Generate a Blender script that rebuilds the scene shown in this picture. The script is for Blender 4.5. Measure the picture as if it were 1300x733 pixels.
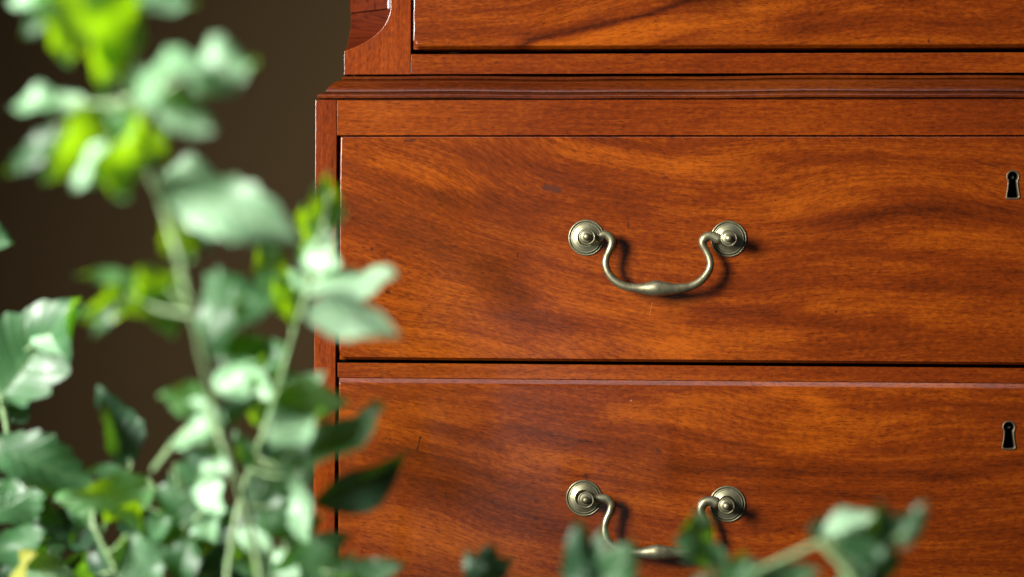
import bpy, bmesh, math, random
import numpy as np
from mathutils import Vector, Matrix, noise as mnoise

for o in list(bpy.data.objects):
    bpy.data.objects.remove(o)
scene = bpy.context.scene
COL = scene.collection
R = math.radians
random.seed(11)

# ------------------------------------------------------------------ camera
ZC = 0.75                       # height of the picture's centre above the chest's base
YAW, ROLL = R(5.0), R(0.3)
LENS, FPX = 85.0, 85.0 / 36.0 * 1300.0
DIST = 0.0005 * FPX
FWD = Vector((-math.sin(YAW), math.cos(YAW), 0))
CAM = Vector((0, 0, ZC)) - FWD * DIST
rt0, up0 = Vector((math.cos(YAW), math.sin(YAW), 0)), Vector((0, 0, 1))
RT = rt0 * math.cos(ROLL) + up0 * math.sin(ROLL)
UP = up0 * math.cos(ROLL) - rt0 * math.sin(ROLL)
cd = bpy.data.cameras.new('camera')
cam = bpy.data.objects.new('camera', cd)
COL.objects.link(cam)
m = Matrix((RT, UP, -FWD)).transposed().to_4x4()
m.translation = CAM
cam.matrix_world = m
cd.lens, cd.sensor_width, cd.sensor_fit = LENS, 36.0, 'HORIZONTAL'
cd.clip_start, cd.clip_end = 0.05, 50
cd.dof.use_dof = True
cd.dof.focus_distance = DIST - 0.004
cd.dof.aperture_fstop = 2.6
cd.dof.aperture_blades = 9
scene.camera = cam

# ------------------------------------------------------------------ world and lamps
world = bpy.data.worlds.new('World')
scene.world = world
world.use_nodes = True
bg = world.node_tree.nodes['Background']
bg.inputs[0].default_value = (0.80, 0.86, 1.0, 1)
bg.inputs[1].default_value = 0.05

def area(name, loc, target, sx, sy, energy, color, spread=180):
    ld = bpy.data.lights.new(name, 'AREA')
    ld.shape, ld.size, ld.size_y = 'RECTANGLE', sx, sy
    ld.energy, ld.color, ld.spread = energy, color, R(spread)
    lo = bpy.data.objects.new(name, ld)
    COL.objects.link(lo)
    lo.location = loc
    lo.rotation_euler = (Vector(target) - Vector(loc)).to_track_quat('-Z', 'Y').to_euler()
    return lo

area('window_light', (-1.10, -1.12, ZC + 0.46), (0.08, -0.14, ZC + 0.0), 0.5, 0.70, 16.0, (1.0, 0.97, 0.92), 62)
area('ceiling_light', (-0.1, -0.85, ZC + 1.55), (0.0, -0.1, ZC), 1.3, 0.22, 2.7, (0.90, 0.95, 1.0), 150)
area('sheen_strip_light', (-0.37, -4.2, ZC - 0.36), (0.0, 0, ZC), 0.10, 0.55, 0.32, (0.86, 0.92, 1.0), 100)  # added unseen strip lamp behind the camera, makes the drawer front's sheen

scene.view_settings.view_transform = 'Standard'
scene.view_settings.look = 'None'
scene.view_settings.exposure = 0.0
scene.view_settings.gamma = 1.0
scene.render.engine = 'CYCLES'
scene.cycles.use_denoising = True
scene.cycles.max_bounces = 6

# ------------------------------------------------------------------ pixel <-> place helpers
def at(x, y, Y=0.0):
    """the point on the plane at depth Y that the photograph shows at (x, y)"""
    d = FWD + RT * ((x - 650) / FPX) + UP * ((366.5 - y) / FPX)
    return CAM + d * ((Y - CAM.y) / d.y)

def proj(X, Y, Z):
    dx, dy, dz = X - CAM.x, Y - CAM.y, Z - CAM.z
    f = dx * FWD.x + dy * FWD.y + dz * FWD.z
    r = dx * RT.x + dy * RT.y + dz * RT.z
    u = dx * UP.x + dy * UP.y + dz * UP.z
    return 650 + FPX * r / f, 366.5 - FPX * u / f

def zl(yl, yr, Y=0.0, xl=430, xr=1300):
    return 0.5 * (at(xl, yl, Y).z + at(xr, yr, Y).z)

# ------------------------------------------------------------------ numpy noise
def perlin(x, y, seed=0):
    rng = np.random.RandomState(seed)
    p = rng.permutation(512)
    ang = rng.rand(512) * 2 * np.pi
    gx, gy = np.cos(ang), np.sin(ang)
    xi, yi = np.floor(x).astype(int), np.floor(y).astype(int)
    xf, yf = x - xi, y - yi
    def g(ix, iy, dx, dy):
        h = p[(p[ix & 511] + iy) & 511]
        return gx[h] * dx + gy[h] * dy
    u = xf * xf * xf * (xf * (xf * 6 - 15) + 10)
    v = yf * yf * yf * (yf * (yf * 6 - 15) + 10)
    a = g(xi, yi, xf, yf) * (1 - u) + g(xi + 1, yi, xf - 1, yf) * u
    b = g(xi, yi + 1, xf, yf - 1) * (1 - u) + g(xi + 1, yi + 1, xf - 1, yf - 1) * u
    return (a * (1 - v) + b * v) * 1.5

def fbm(x, y, seed=0, octv=4):
    s, a = 0, 1.0
    for k in range(octv):
        s = s + a * perlin(x * 2 ** k, y * 2 ** k, seed + k * 17)
        a *= 0.5
    return s

# ------------------------------------------------------------------ materials
class NT:
    def __init__(self, name):
        self.m = bpy.data.materials.new(name)
        self.m.use_nodes = True
        self.t = self.m.node_tree
        self.t.nodes.clear()
        self.out = self.n('ShaderNodeOutputMaterial')
    def n(self, kind, **kw):
        nd = self.t.nodes.new(kind)
        for k, v in kw.items():
            setattr(nd, k, v)
        return nd
    def l(self, a, b):
        self.t.links.new(a, b)
    def put(self, sock, v):
        if isinstance(v, bpy.types.NodeSocket):
            self.l(v, sock)
        else:
            sock.default_value = v
    def math(self, op, a, b=0.0, c=None, clamp=False):
        nd = self.n('ShaderNodeMath', operation=op, use_clamp=clamp)
        self.put(nd.inputs[0], a)
        self.put(nd.inputs[1], b)
        if c is not None:
            self.put(nd.inputs[2], c)
        return nd.outputs[0]
    def vmath(self, op, a, b=None):
        nd = self.n('ShaderNodeVectorMath', operation=op)
        self.put(nd.inputs[0], a)
        if b is not None:
            self.put(nd.inputs[1], b)
        return nd.outputs['Value'] if op in ('DOT_PRODUCT', 'LENGTH') else nd.outputs[0]
    def noise(self, vec, scale, detail=2, rough=0.5):
        nd = self.n('ShaderNodeTexNoise')
        self.l(vec, nd.inputs['Vector'])
        nd.inputs['Scale'].default_value = scale
        nd.inputs['Detail'].default_value = detail
        nd.inputs['Roughness'].default_value = rough
        return nd.outputs['Fac']
    def ramp(self, fac, stops):
        nd = self.n('ShaderNodeValToRGB')
        e = nd.color_ramp.elements
        while len(e) < len(stops):
            e.new(0.5)
        for k, (p, c) in enumerate(stops):
            e[k].position = p
            e[k].color = (*c, 1) if len(c) == 3 else c
        self.l(fac, nd.inputs[0])
        return nd.outputs[0]
    def rng(self, v, a, b, c, d):
        nd = self.n('ShaderNodeMapRange')
        self.put(nd.inputs[0], v)
        for k, x in enumerate((a, b, c, d)):
            nd.inputs[k + 1].default_value = x
        return nd.outputs[0]
    def mix(self, f, a, b, mode='MIX'):
        nd = self.n('ShaderNodeMix', data_type='RGBA', blend_type=mode)
        self.put(nd.inputs[0], f)
        self.put(nd.inputs[6], a)
        self.put(nd.inputs[7], b)
        return nd.outputs[2]

ROOT = Vector((at(400, 400).x + 0.44, 0.25, 0.0))

def wood(name, dark, mid, light, marks=(), fig=1.0, rough=0.28):
    w = NT(name)
    at_ = w.n('ShaderNodeAttribute', attribute_name='grain').outputs['Vector']
    fg = w.n('ShaderNodeAttribute', attribute_name='figure').outputs['Fac']
    def sc(a, b, c=1.0):
        return w.vmath('MULTIPLY', at_, (a, b, c))
    n1 = w.noise(sc(4.5, 130, 3), 1, 4, 0.55)
    n2 = w.noise(sc(34, 520, 5), 1, 3, 0.6)
    n3 = w.noise(sc(210, 2100, 9), 1, 2, 0.5)
    n4 = w.noise(sc(260, 430, 13), 1, 2, 0.6)      # short cross mottle of mahogany
    f = w.math('MULTIPLY', fg, 0.26 * fig)
    f = w.math('ADD', f, 0.5)
    f = w.math('ADD', f, w.math('MULTIPLY', w.math('SUBTRACT', n1, 0.5), 0.30))
    f = w.math('ADD', f, w.math('MULTIPLY', w.math('SUBTRACT', n2, 0.5), 0.52))
    f = w.math('ADD', f, w.math('MULTIPLY', w.math('SUBTRACT', n4, 0.5), 0.46))
    col = w.ramp(f, [(0.08, dark), (0.46, mid), (0.86, light)])
    pore = w.rng(n3, 0.55, 0.66, 0, 1)
    col = w.mix(w.math('MULTIPLY', pore, 0.55), col, (dark[0] * 0.45, dark[1] * 0.4, dark[2] * 0.4, 1))
    # broad wear and dark wax in the low spots
    tc = w.n('ShaderNodeTexCoord').outputs['Object']
    wear = w.noise(tc, 9, 4, 0.6)
    col = w.mix(w.rng(wear, 0.56, 0.75, 0, 0.35), col, (mid[0] * 0.55, mid[1] * 0.42, mid[2] * 0.4, 1))
    dot = w.noise(tc, 260, 1, 0.5)
    big = w.noise(tc, 24, 1, 0.5)
    dots = w.math('MULTIPLY', w.rng(dot, 0.76, 0.80, 0, 1), w.rng(big, 0.5, 0.6, 0, 1))
    col = w.mix(w.math('MULTIPLY', dots, 0.8), col, (0.03, 0.008, 0.004, 1))
    mk = None
    for (a, b, r, amt, c) in marks:
        a, b = at(*a) - ROOT, at(*b) - ROOT
        A, B = Vector((a.x, 0, a.z)), Vector((b.x, 0, b.z))
        P = w.vmath('MULTIPLY', tc, (1, 0, 1))
        pa = w.vmath('SUBTRACT', P, A)
        ba = B - A
        h = w.math('DIVIDE', w.vmath('DOT_PRODUCT', pa, ba), max(ba.length_squared, 1e-9), clamp=True)
        s = w.n('ShaderNodeVectorMath', operation='SCALE')
        s.inputs[0].default_value = ba
        w.l(h, s.inputs['Scale'])
        d = w.vmath('LENGTH', w.vmath('SUBTRACT', pa, s.outputs[0]))
        d = w.math('ADD', d, w.math('MULTIPLY', w.math('SUBTRACT', n4, 0.5), r * 1.6))
        k = w.rng(d, r * 0.5, r, amt, 0)
        col = w.mix(k, col, (*c, 1))
    p = w.n('ShaderNodeBsdfPrincipled')
    w.l(col, p.inputs['Base Color'])
    w.l(w.math('ADD', w.math('MULTIPLY', n2, 0.06), w.math('ADD', w.math('MULTIPLY', wear, 0.12), rough - 0.16)), p.inputs['Roughness'])
    p.inputs['Specular IOR Level'].default_value = 0.36
    p.inputs['Coat Weight'].default_value = 0.12
    p.inputs['Coat Roughness'].default_value = 0.18
    hgt = w.math('SUBTRACT', w.math('MULTIPLY', n2, 0.5), w.math('MULTIPLY', pore, 0.6))
    b1 = w.n('ShaderNodeBump')
    b1.inputs['Strength'].default_value = 0.10
    b1.inputs['Distance'].default_value = 0.00012
    w.l(hgt, b1.inputs['Height'])
    b2 = w.n('ShaderNodeBump')
    b2.inputs['Strength'].default_value = 0.12
    b2.inputs['Distance'].default_value = 0.0012
    w.l(w.math('ADD', w.noise(tc, 30, 2, 0.5), w.math('MULTIPLY', w.noise(tc, 190, 3, 0.6), 0.35)), b2.inputs['Height'])
    w.l(b1.outputs[0], b2.inputs['Normal'])
    w.l(b2.outputs[0], p.inputs['Normal'])
    w.l(p.outputs[0], w.out.inputs[0])
    return w.m

BLK = (0.02, 0.006, 0.003)
MARKS = [((693, 239), (710, 242), 0.0026, 0.9, (0.045, 0.012, 0.006)),
         ((535, 554), (531, 571), 0.0007, 0.95, BLK),
         ((531, 573), (600, 590), 0.0005, 0.5, BLK),
         ((457, 391), (458, 392), 0.0021, 0.85, BLK),
         ((473, 316), (474, 318), 0.0012, 0.8, BLK),
         ((492, 371), (494, 371), 0.0014, 0.8, BLK),
         ((658, 322), (658, 326), 0.0009, 0.8, BLK),
         ((798, 278), (798, 292), 0.0006, 0.6, BLK),
         ((744, 603), (746, 606), 0.0013, 0.8, BLK),
         ((567, 626), (568, 632), 0.0008, 0.6, BLK),
         ((655, 620), (690, 610), 0.0005, 0.5, BLK),
         ((835, 571), (838, 572), 0.0011, 0.6, BLK),
         ((515, 180), (527, 179), 0.0012, 0.5, BLK),
         ((449, 217), (453, 219), 0.0012, 0.5, BLK),
         ((825, 400), (828, 384), 0.0004, 0.16, (0.5, 0.2, 0.06)),
         ((1010, 131), (1022, 128), 0.0005, 0.5, BLK),
         ((928, 148), (931, 152), 0.0008, 0.6, BLK), ((1079, 141), (1081, 142), 0.0006, 0.6, (0.6, 0.4, 0.25)),
         ((590, 640), (660, 612), 0.00035, 0.4, BLK), ((980, 300), (1040, 296), 0.0003, 0.4, BLK),
         ((1100, 640), (1108, 668), 0.00035, 0.35, BLK), ((620, 455), (700, 448), 0.0003, 0.4, BLK),
         ((1060, 352), (1061, 355), 0.0011, 0.5, BLK), ((1238, 205), (1268, 214), 0.0004, 0.6, BLK),
         ((801, 509), (802, 508), 0.0005, 0.35, (0.5, 0.3, 0.18))]
M_DRAWER = wood('mahogany_drawer_front', (0.034, 0.0052, 0.0006), (0.104, 0.0164, 0.0008), (0.226, 0.0475, 0.0018), MARKS)
M_RAIL = wood('mahogany_rail', (0.030, 0.0045, 0.0007), (0.103, 0.0158, 0.0009), (0.20, 0.041, 0.0020))
M_STILE = wood('mahogany_stile', (0.030, 0.0043, 0.0007), (0.103, 0.0145, 0.0009), (0.20, 0.037, 0.0020))
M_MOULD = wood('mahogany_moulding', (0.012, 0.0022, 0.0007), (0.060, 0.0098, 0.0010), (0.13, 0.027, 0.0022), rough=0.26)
M_CANT = wood('mahogany_shaded_corner', (0.012, 0.0024, 0.001), (0.045, 0.0066, 0.002), (0.09, 0.0145, 0.003), rough=0.28)  # chamfer's shade put into a darker copy of the stile wood

def simple(name, color, rough, metal=0.0, bump=0.0, bscale=400):
    w = NT(name)
    p = w.n('ShaderNodeBsdfPrincipled')
    p.inputs['Base Color'].default_value = (*color, 1)
    p.inputs['Roughness'].default_value = rough
    p.inputs['Metallic'].default_value = metal
    w.l(p.outputs[0], w.out.inputs[0])
    return w.m

def brass(name):
    w = NT(name)
    tc = w.n('ShaderNodeTexCoord').outputs['Object']
    a = w.noise(tc, 130, 5, 0.62)
    b = w.noise(tc, 620, 3, 0.6)
    c = w.noise(tc, 60, 2, 0.5)
    geo = w.n('ShaderNodeNewGeometry').outputs['Pointiness']
    col = w.ramp(a, [(0.28, (0.060, 0.055, 0.032)), (0.47, (0.175, 0.162, 0.096)), (0.72, (0.31, 0.295, 0.185))])
    # dark tarnish collected in the turned grooves, bright rubbed edges
    col = w.mix(w.rng(geo, 0.50, 0.42, 0, 0.75), col, (0.07, 0.055, 0.03, 1))
    col = w.mix(w.rng(b, 0.62, 0.74, 0, 0.5), col, (0.10, 0.085, 0.05, 1))
    col = w.mix(w.rng(c, 0.5, 0.72, 0, 0.4), col, (0.19, 0.21, 0.15, 1))
    p = w.n('ShaderNodeBsdfPrincipled')
    w.l(col, p.inputs['Base Color'])
    p.inputs['Metallic'].default_value = 0.88
    w.l(w.rng(a, 0.2, 0.8, 0.52, 0.36), p.inputs['Roughness'])
    bp = w.n('ShaderNodeBump')
    bp.inputs['Strength'].default_value = 0.15
    bp.inputs['Distance'].default_value = 0.0002
    w.l(b, bp.inputs['Height'])
    w.l(bp.outputs[0], p.inputs['Normal'])
    w.l(p.outputs[0], w.out.inputs[0])
    return w.m
M_BRASS = brass('antique_brass')
M_DULL = simple('dull_brown_brass', (0.085, 0.062, 0.034), 0.5, 0.7)
M_DARK = simple('lock_dark_iron', (0.008, 0.008, 0.010), 0.6)  # dark metal inside the keyhole
M_IRON = simple('lock_pin_iron', (0.22, 0.25, 0.32), 0.35, 0.9)
M_CARC = simple('carcass_interior', (0.05, 0.02, 0.01), 0.7)

def wall_mat():
    w = NT('brown_wall_paint')
    tc = w.n('ShaderNodeTexCoord').outputs['Object']
    a = w.noise(tc, 3, 3)
    col = w.ramp(a, [(0.3, (0.054, 0.0345, 0.0130)), (0.7, (0.059, 0.0375, 0.0145))])
    p = w.n('ShaderNodeBsdfPrincipled')
    w.l(col, p.inputs['Base Color'])
    p.inputs['Roughness'].default_value = 0.8
    p.inputs['Specular IOR Level'].default_value = 0.1
    bp = w.n('ShaderNodeBump')
    bp.inputs['Strength'].default_value = 0.2
    bp.inputs['Distance'].default_value = 0.001
    w.l(w.noise(tc, 180, 3), bp.inputs['Height'])
    w.l(bp.outputs[0], p.inputs['Normal'])
    w.l(p.outputs[0], w.out.inputs[0])
    return w.m
M_WALL = wall_mat()

def leaf_mat(name, base, base2, trans, tw):
    w = NT(name)
    uv = w.n('ShaderNodeUVMap').outputs[0]
    sp = w.n('ShaderNodeSeparateXYZ')
    w.l(uv, sp.inputs[0])
    u, v = sp.outputs[0], sp.outputs[1]            # u -1..1 across, v 0..1 along
    au = w.math('ABSOLUTE', u)
    rib = w.rng(au, 0.02, 0.07, 1, 0)
    ph = w.math('FRACT', w.math('SUBTRACT', w.math('MULTIPLY', v, 6.5), w.math('MULTIPLY', au, 1.9)))
    side = w.rng(w.math('ABSOLUTE', w.math('SUBTRACT', ph, 0.5)), 0.03, 0.12, 1, 0)
    vein = w.math('MAXIMUM', rib, w.math('MULTIPLY', side, 0.7))
    tc = w.n('ShaderNodeTexCoord').outputs['Object']
    rnd = w.n('ShaderNodeObjectInfo').outputs['Random']
    n = w.noise(tc, 60, 4, 0.6)
    f = w.math('ADD', w.math('MULTIPLY', n, 0.7), w.math('MULTIPLY', rnd, 0.35))
    col = w.ramp(f, [(0.32, base), (0.76, base2)])
    col = w.mix(w.math('MULTIPLY', vein, 0.45), col, (base2[0] * 1.5 + 0.03, base2[1] * 1.25 + 0.03, base2[2] * 1.1 + 0.01, 1))
    p = w.n('ShaderNodeBsdfPrincipled')
    w.l(col, p.inputs['Base Color'])
    w.l(w.rng(n, 0.2, 0.8, 0.33, 0.52), p.inputs['Roughness'])
    p.inputs['Specular IOR Level'].default_value = 0.65
    bp = w.n('ShaderNodeBump')
    bp.inputs['Strength'].default_value = 0.5
    bp.inputs['Distance'].default_value = 0.0012
    bp.invert = True
    w.l(w.math('ADD', vein, w.math('MULTIPLY', n, 0.8)), bp.inputs['Height'])
    w.l(bp.outputs[0], p.inputs['Normal'])
    tr = w.n('ShaderNodeBsdfTranslucent')
    tcol = w.mix(w.math('MULTIPLY', vein, 0.35), (*trans, 1), (trans[0] * 0.5, trans[1] * 0.6, trans[2], 1))
    w.l(tcol, tr.inputs[0])
    mx = w.n('ShaderNodeMixShader')
    mx.inputs[0].default_value = tw
    w.l(p.outputs[0], mx.inputs[1])
    w.l(tr.outputs[0], mx.inputs[2])
    w.l(mx.outputs[0], w.out.inputs[0])
    return w.m
M_LEAF = leaf_mat('leaf_mature', (0.017, 0.070, 0.024), (0.064, 0.170, 0.070), (0.20, 0.48, 0.012), 0.38)
M_YOUNG = leaf_mat('leaf_young', (0.05, 0.17, 0.045), (0.10, 0.26, 0.085), (0.30, 0.54, 0.003), 0.48)
M_PALE = leaf_mat('leaf_pale_sheen', (0.12, 0.28, 0.13), (0.34, 0.55, 0.35), (0.26, 0.55, 0.04), 0.30)  # sheen of leaves facing the window put into a paler base colour
M_DEEP = leaf_mat('leaf_shaded', (0.012, 0.050, 0.020), (0.028, 0.092, 0.038), (0.10, 0.25, 0.01), 0.25)  # darker leaf copy, shade of leaves turned from the window in its colour
M_YELL = leaf_mat('leaf_yellowing', (0.26, 0.30, 0.05), (0.40, 0.40, 0.08), (0.9, 0.8, 0.03), 0.4)
def stem_mat():
    w = NT('green_stem')
    tc = w.n('ShaderNodeTexCoord').outputs['Object']
    col = w.ramp(w.noise(w.vmath('MULTIPLY', tc, (900, 900, 60)), 1, 3), [(0.3, (0.12, 0.21, 0.08)), (0.7, (0.24, 0.34, 0.16))])
    p = w.n('ShaderNodeBsdfPrincipled')
    w.l(col, p.inputs['Base Color'])
    p.inputs['Roughness'].default_value = 0.5
    w.l(p.outputs[0], w.out.inputs[0])
    return w.m
M_STEM = stem_mat()

# ------------------------------------------------------------------ object helpers
def tag(o, label=None, cat=None, group=None, kind=None):
    for k, v in (('label', label), ('category', cat), ('group', group), ('kind', kind)):
        if v:
            o[k] = v
    return o

def empty(name, loc):
    o = bpy.data.objects.new(name, None)
    o.empty_display_size = 0.02
    o.location = loc
    COL.objects.link(o)
    return o

def link(name, me, mat, parent=None):
    o = bpy.data.objects.new(name, me)
    me.materials.append(mat)
    COL.objects.link(o)
    if parent:
        o.parent = parent
    return o

def smooth(me, ang=None):
    me.polygons.foreach_set('use_smooth', [True] * len(me.polygons))
    if ang:
        me.set_sharp_from_angle(angle=R(ang))

def set_grain(me, axis='x', seed=0.0, figure=None):
    n = len(me.vertices)
    co = np.empty(n * 3)
    me.vertices.foreach_get('co', co)
    co = co.reshape(n, 3)
    if axis == 'x':
        g = np.stack([co[:, 0], co[:, 2] + co[:, 1], np.full(n, seed)], 1)
    else:
        g = np.stack([co[:, 2], co[:, 0] + co[:, 1], np.full(n, seed)], 1)
    a = me.attributes.new('grain', 'FLOAT_VECTOR', 'POINT')
    a.data.foreach_set('vector', g.ravel())
    f = me.attributes.new('figure', 'FLOAT', 'POINT')
    if figure is None:
        figure = 0.8 * fbm(g[:, 0] * 4 + seed * 3.1, g[:, 1] * 25, int(seed * 10) + 3, 2)
    f.data.foreach_set('value', figure)

def finish_bm(bm, name, mat, parent, axis, seed, bevel=0.0006, seg=2):
    """local mesh from world-space bmesh, softly worn edges"""
    if bevel:
        es = [e for e in bm.edges if len(e.link_faces) == 2 and e.calc_face_angle(0) > R(28)]
        bmesh.ops.bevel(bm, geom=es, offset=bevel, segments=seg, affect='EDGES', clamp_overlap=True, profile=0.5)
    if bevel:
        for v in bm.verts:
            q = mnoise.noise_vector(v.co * 160 + Vector((seed, 0, 0)))
            v.co += Vector((q.x, q.y * 0.6, q.z)) * min(bevel, 0.0008) * 0.42
    bmesh.ops.translate(bm, verts=bm.verts, vec=-ROOT)
    bmesh.ops.recalc_face_normals(bm, faces=bm.faces)
    me = bpy.data.meshes.new(name)
    bm.to_mesh(me)
    bm.free()
    smooth(me, 40)
    set_grain(me, axis, seed)
    o = link(name, me, mat, parent)
    wn = o.modifiers.new('even_normals', 'WEIGHTED_NORMAL')
    wn.mode, wn.weight, wn.keep_sharp = 'FACE_AREA', 90, True
    return o

def box(name, x0, x1, y0, y1, z0, z1, mat, parent, axis='x', seed=0.0, bevel=0.0006):
    bm = bmesh.new()
    bmesh.ops.create_cube(bm, size=1)
    for v in bm.verts:
        v.co = Vector((x0 + (v.co.x + .5) * (x1 - x0), y0 + (v.co.y + .5) * (y1 - y0), z0 + (v.co.z + .5) * (z1 - z0)))
    # slices so that the grain attribute has points to vary over
    ax, lo, hi, st = (0, x0, x1, 0.012) if axis == 'x' else (2, z0, z1, 0.005)
    if mat == M_CARC or name in ('plinth', 'top_board', 'side_panel'):
        st = 0.06
    n = int((hi - lo) / st)
    no = Vector((1, 0, 0)) if ax == 0 else Vector((0, 0, 1))
    for k in range(1, n):
        bmesh.ops.bisect_plane(bm, geom=bm.verts[:] + bm.edges[:] + bm.faces[:], plane_co=no * (lo + (hi - lo) * k / n), plane_no=no)
    return finish_bm(bm, name, mat, parent, axis, seed, bevel)

def lathe(bm, prof, centre, axis_y=True, seg=40):
    """profile of (radius, outward distance) turned about the -Y axis at centre"""
    rings = []
    for r, h in prof:
        if r < 1e-6:
            rings.append([bm.verts.new((centre.x, centre.y - h, centre.z))])
        else:
            rings.append([bm.verts.new((centre.x + r * math.cos(t), centre.y - h, centre.z + r * math.sin(t)))
                          for t in [2 * math.pi * k / seg for k in range(seg)]])
    for a, b in zip(rings, rings[1:]):
        for k in range(seg):
            k2 = (k + 1) % seg
            if len(a) == 1 and len(b) == 1:
                continue
            if len(b) == 1:
                bm.faces.new((a[k], a[k2], b[0]))
            elif len(a) == 1:
                bm.faces.new((a[0], b[k2], b[k]))
            else:
                bm.faces.new((a[k], a[k2], b[k2], b[k]))

def catmull(P, n):
    P = [Vector(p) for p in P]
    out = []
    for i in range(len(P) - 1):
        p0 = P[i - 1] if i else P[0] * 2 - P[1]
        p1, p2 = P[i], P[i + 1]
        p3 = P[i + 2] if i + 2 < len(P) else P[-1] * 2 - P[-2]
        for k in range(n):
            t = k / n
            out.append(0.5 * ((2 * p1) + (p2 - p0) * t + (2 * p0 - 5 * p1 + 4 * p2 - p3) * t * t + (3 * p1 - p0 - 3 * p2 + p3) * t ** 3))
    out.append(P[-1])
    return out

def tube(bm, pts, radii, seg=10, flat=1.0, up=Vector((0, 1, 0)), caps=True):
    rings = []
    for i, p in enumerate(pts):
        d = (pts[min(i + 1, len(pts) - 1)] - pts[max(i - 1, 0)]).normalized()
        a = up - d * up.dot(d)
        if a.length < 1e-4:
            a = Vector((1, 0, 0)) - d * d.x
        a.normalize()
        b = d.cross(a)
        rings.append([bm.verts.new(p + (a * math.cos(t) * flat + b * math.sin(t)) * radii[i])
                      for t in [2 * math.pi * k / seg for k in range(seg)]])
    for r0, r1 in zip(rings, rings[1:]):
        for k in range(seg):
            bm.faces.new((r0[k], r0[(k + 1) % seg], r1[(k + 1) % seg], r1[k]))
    if caps:
        for r, s, p in ((rings[0], -1, pts[0]), (rings[-1], 1, pts[-1])):
            d = (pts[1] - pts[0]).normalized() if s < 0 else (pts[-1] - pts[-2]).normalized()
            rad = radii[0] if s < 0 else radii[-1]
            prev = r
            for q in (0.5, 0.85):
                nr = [bm.verts.new(p + (v.co - p) * math.cos(q * math.pi / 2) + d * s * rad * math.sin(q * math.pi / 2)) for v in r]
                for k in range(seg):
                    bm.faces.new((prev[k], prev[(k + 1) % seg], nr[(k + 1) % seg], nr[k]))
                prev = nr
            bm.faces.new(prev)

def bm_obj(bm, name, mat, parent, off=None, ang=None):
    if off is not None:
        bmesh.ops.translate(bm, verts=bm.verts, vec=-off)
    bmesh.ops.recalc_face_normals(bm, faces=bm.faces)
    me = bpy.data.meshes.new(name)
    bm.to_mesh(me)
    bm.free()
    smooth(me, ang)
    return link(name, me, mat, parent)

# ------------------------------------------------------------------ the wall behind
WALL_Y = 0.62
bm = bmesh.new()
bmesh.ops.create_grid(bm, x_segments=8, y_segments=8, size=1)
for v in bm.verts:
    v.co = Vector((v.co.x * 3.0, WALL_Y, ZC + v.co.y * 1.6))
wo = bm_obj(bm, 'wall', M_WALL, None)
tag(wo, 'plain dark brown wall behind the chest of drawers', None, None, 'structure')

# ------------------------------------------------------------------ the chest of drawers
chest = empty('chest_of_drawers', ROOT)
tag(chest, 'polished reddish mahogany chest of drawers with brass bail handles and stepped waist moulding', 'chest of drawers')

YU = 0.0165                                   # the upper case stands back from the lower one
XL = at(399, 400).x                           # left corner of the lower case
XK = at(1285, 225).x                          # its centre line, through the keyholes
XR = 2 * XK - XL
XU = at(437, 60, YU).x
XUR = 2 * XK - XU
def mir(x):
    return 2 * XK - x
Z_MT, Z_MB = zl(97, 96, YU), zl(127.5, 125)   # waist moulding, top and bottom
XS = at(426.8, 300).x                         # inner edge of the lower stile
XS2 = at(430, 150).x                          # where the rails meet the stile
Z_R1 = zl(172.5, 171)
Z_R2T, Z_R2B = zl(463, 464), zl(481, 486)
Z_D2B = Z_R2B - 0.166
DEPTH = 0.5

# lower case
def stile(x0, x1, y0, z0, z1, seed, mir_=False):
    return box('corner_stile', *(sorted((mir(x0), mir(x1))) if mir_ else (x0, x1)), y0, y0 + 0.022, z0, z1, M_STILE, chest, 'z', seed, 0.0005)
for mm in (False, True):
    stile(XL, XS, 0.0, 0.10, Z_MB, 1.3 + mm, mm)
box('rail', XS + 0.0002, mir(XS) - 0.0002, 0.0004, 0.022, Z_R1, Z_MB - 0.0003, M_RAIL, chest, 'x', 2.2, 0.00012)
box('rail', XS2, mir(XS2), 0.0006, 0.03, Z_R2B + 0.0002, Z_R2T - 0.0003, M_RAIL, chest, 'x', 3.7, 0.0003)
box('rail', XS2, mir(XS2), 0.0006, 0.03, Z_D2B - 0.012, Z_D2B - 0.001, M_RAIL, chest, 'x', 4.7, 0.0003)
box('plinth', XL - 0.012, mir(XL - 0.012), -0.012, DEPTH, 0.0, 0.10, M_STILE, chest, 'x', 5.1, 0.002)
for mm in (False, True):
    xs = (XL + 0.0004, XL + 0.018)
    box('side_panel', *(sorted((mir(xs[0]), mir(xs[1]))) if mm else xs), 0.0222, DEPTH, 0.10, Z_MB, M_STILE, chest, 'z', 6.1 + mm, 0.0008)
box('back_panel', XL + 0.02, mir(XL + 0.02), DEPTH - 0.012, DEPTH - 0.001, 0.1, Z_MB, M_CARC, chest, 'x', 7.1, 0)
box('dust_panel', XL + 0.019, mir(XL + 0.019), 0.032, DEPTH - 0.013, Z_R2B, Z_R2T, M_CARC, chest, 'x', 7.3, 0)

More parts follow.
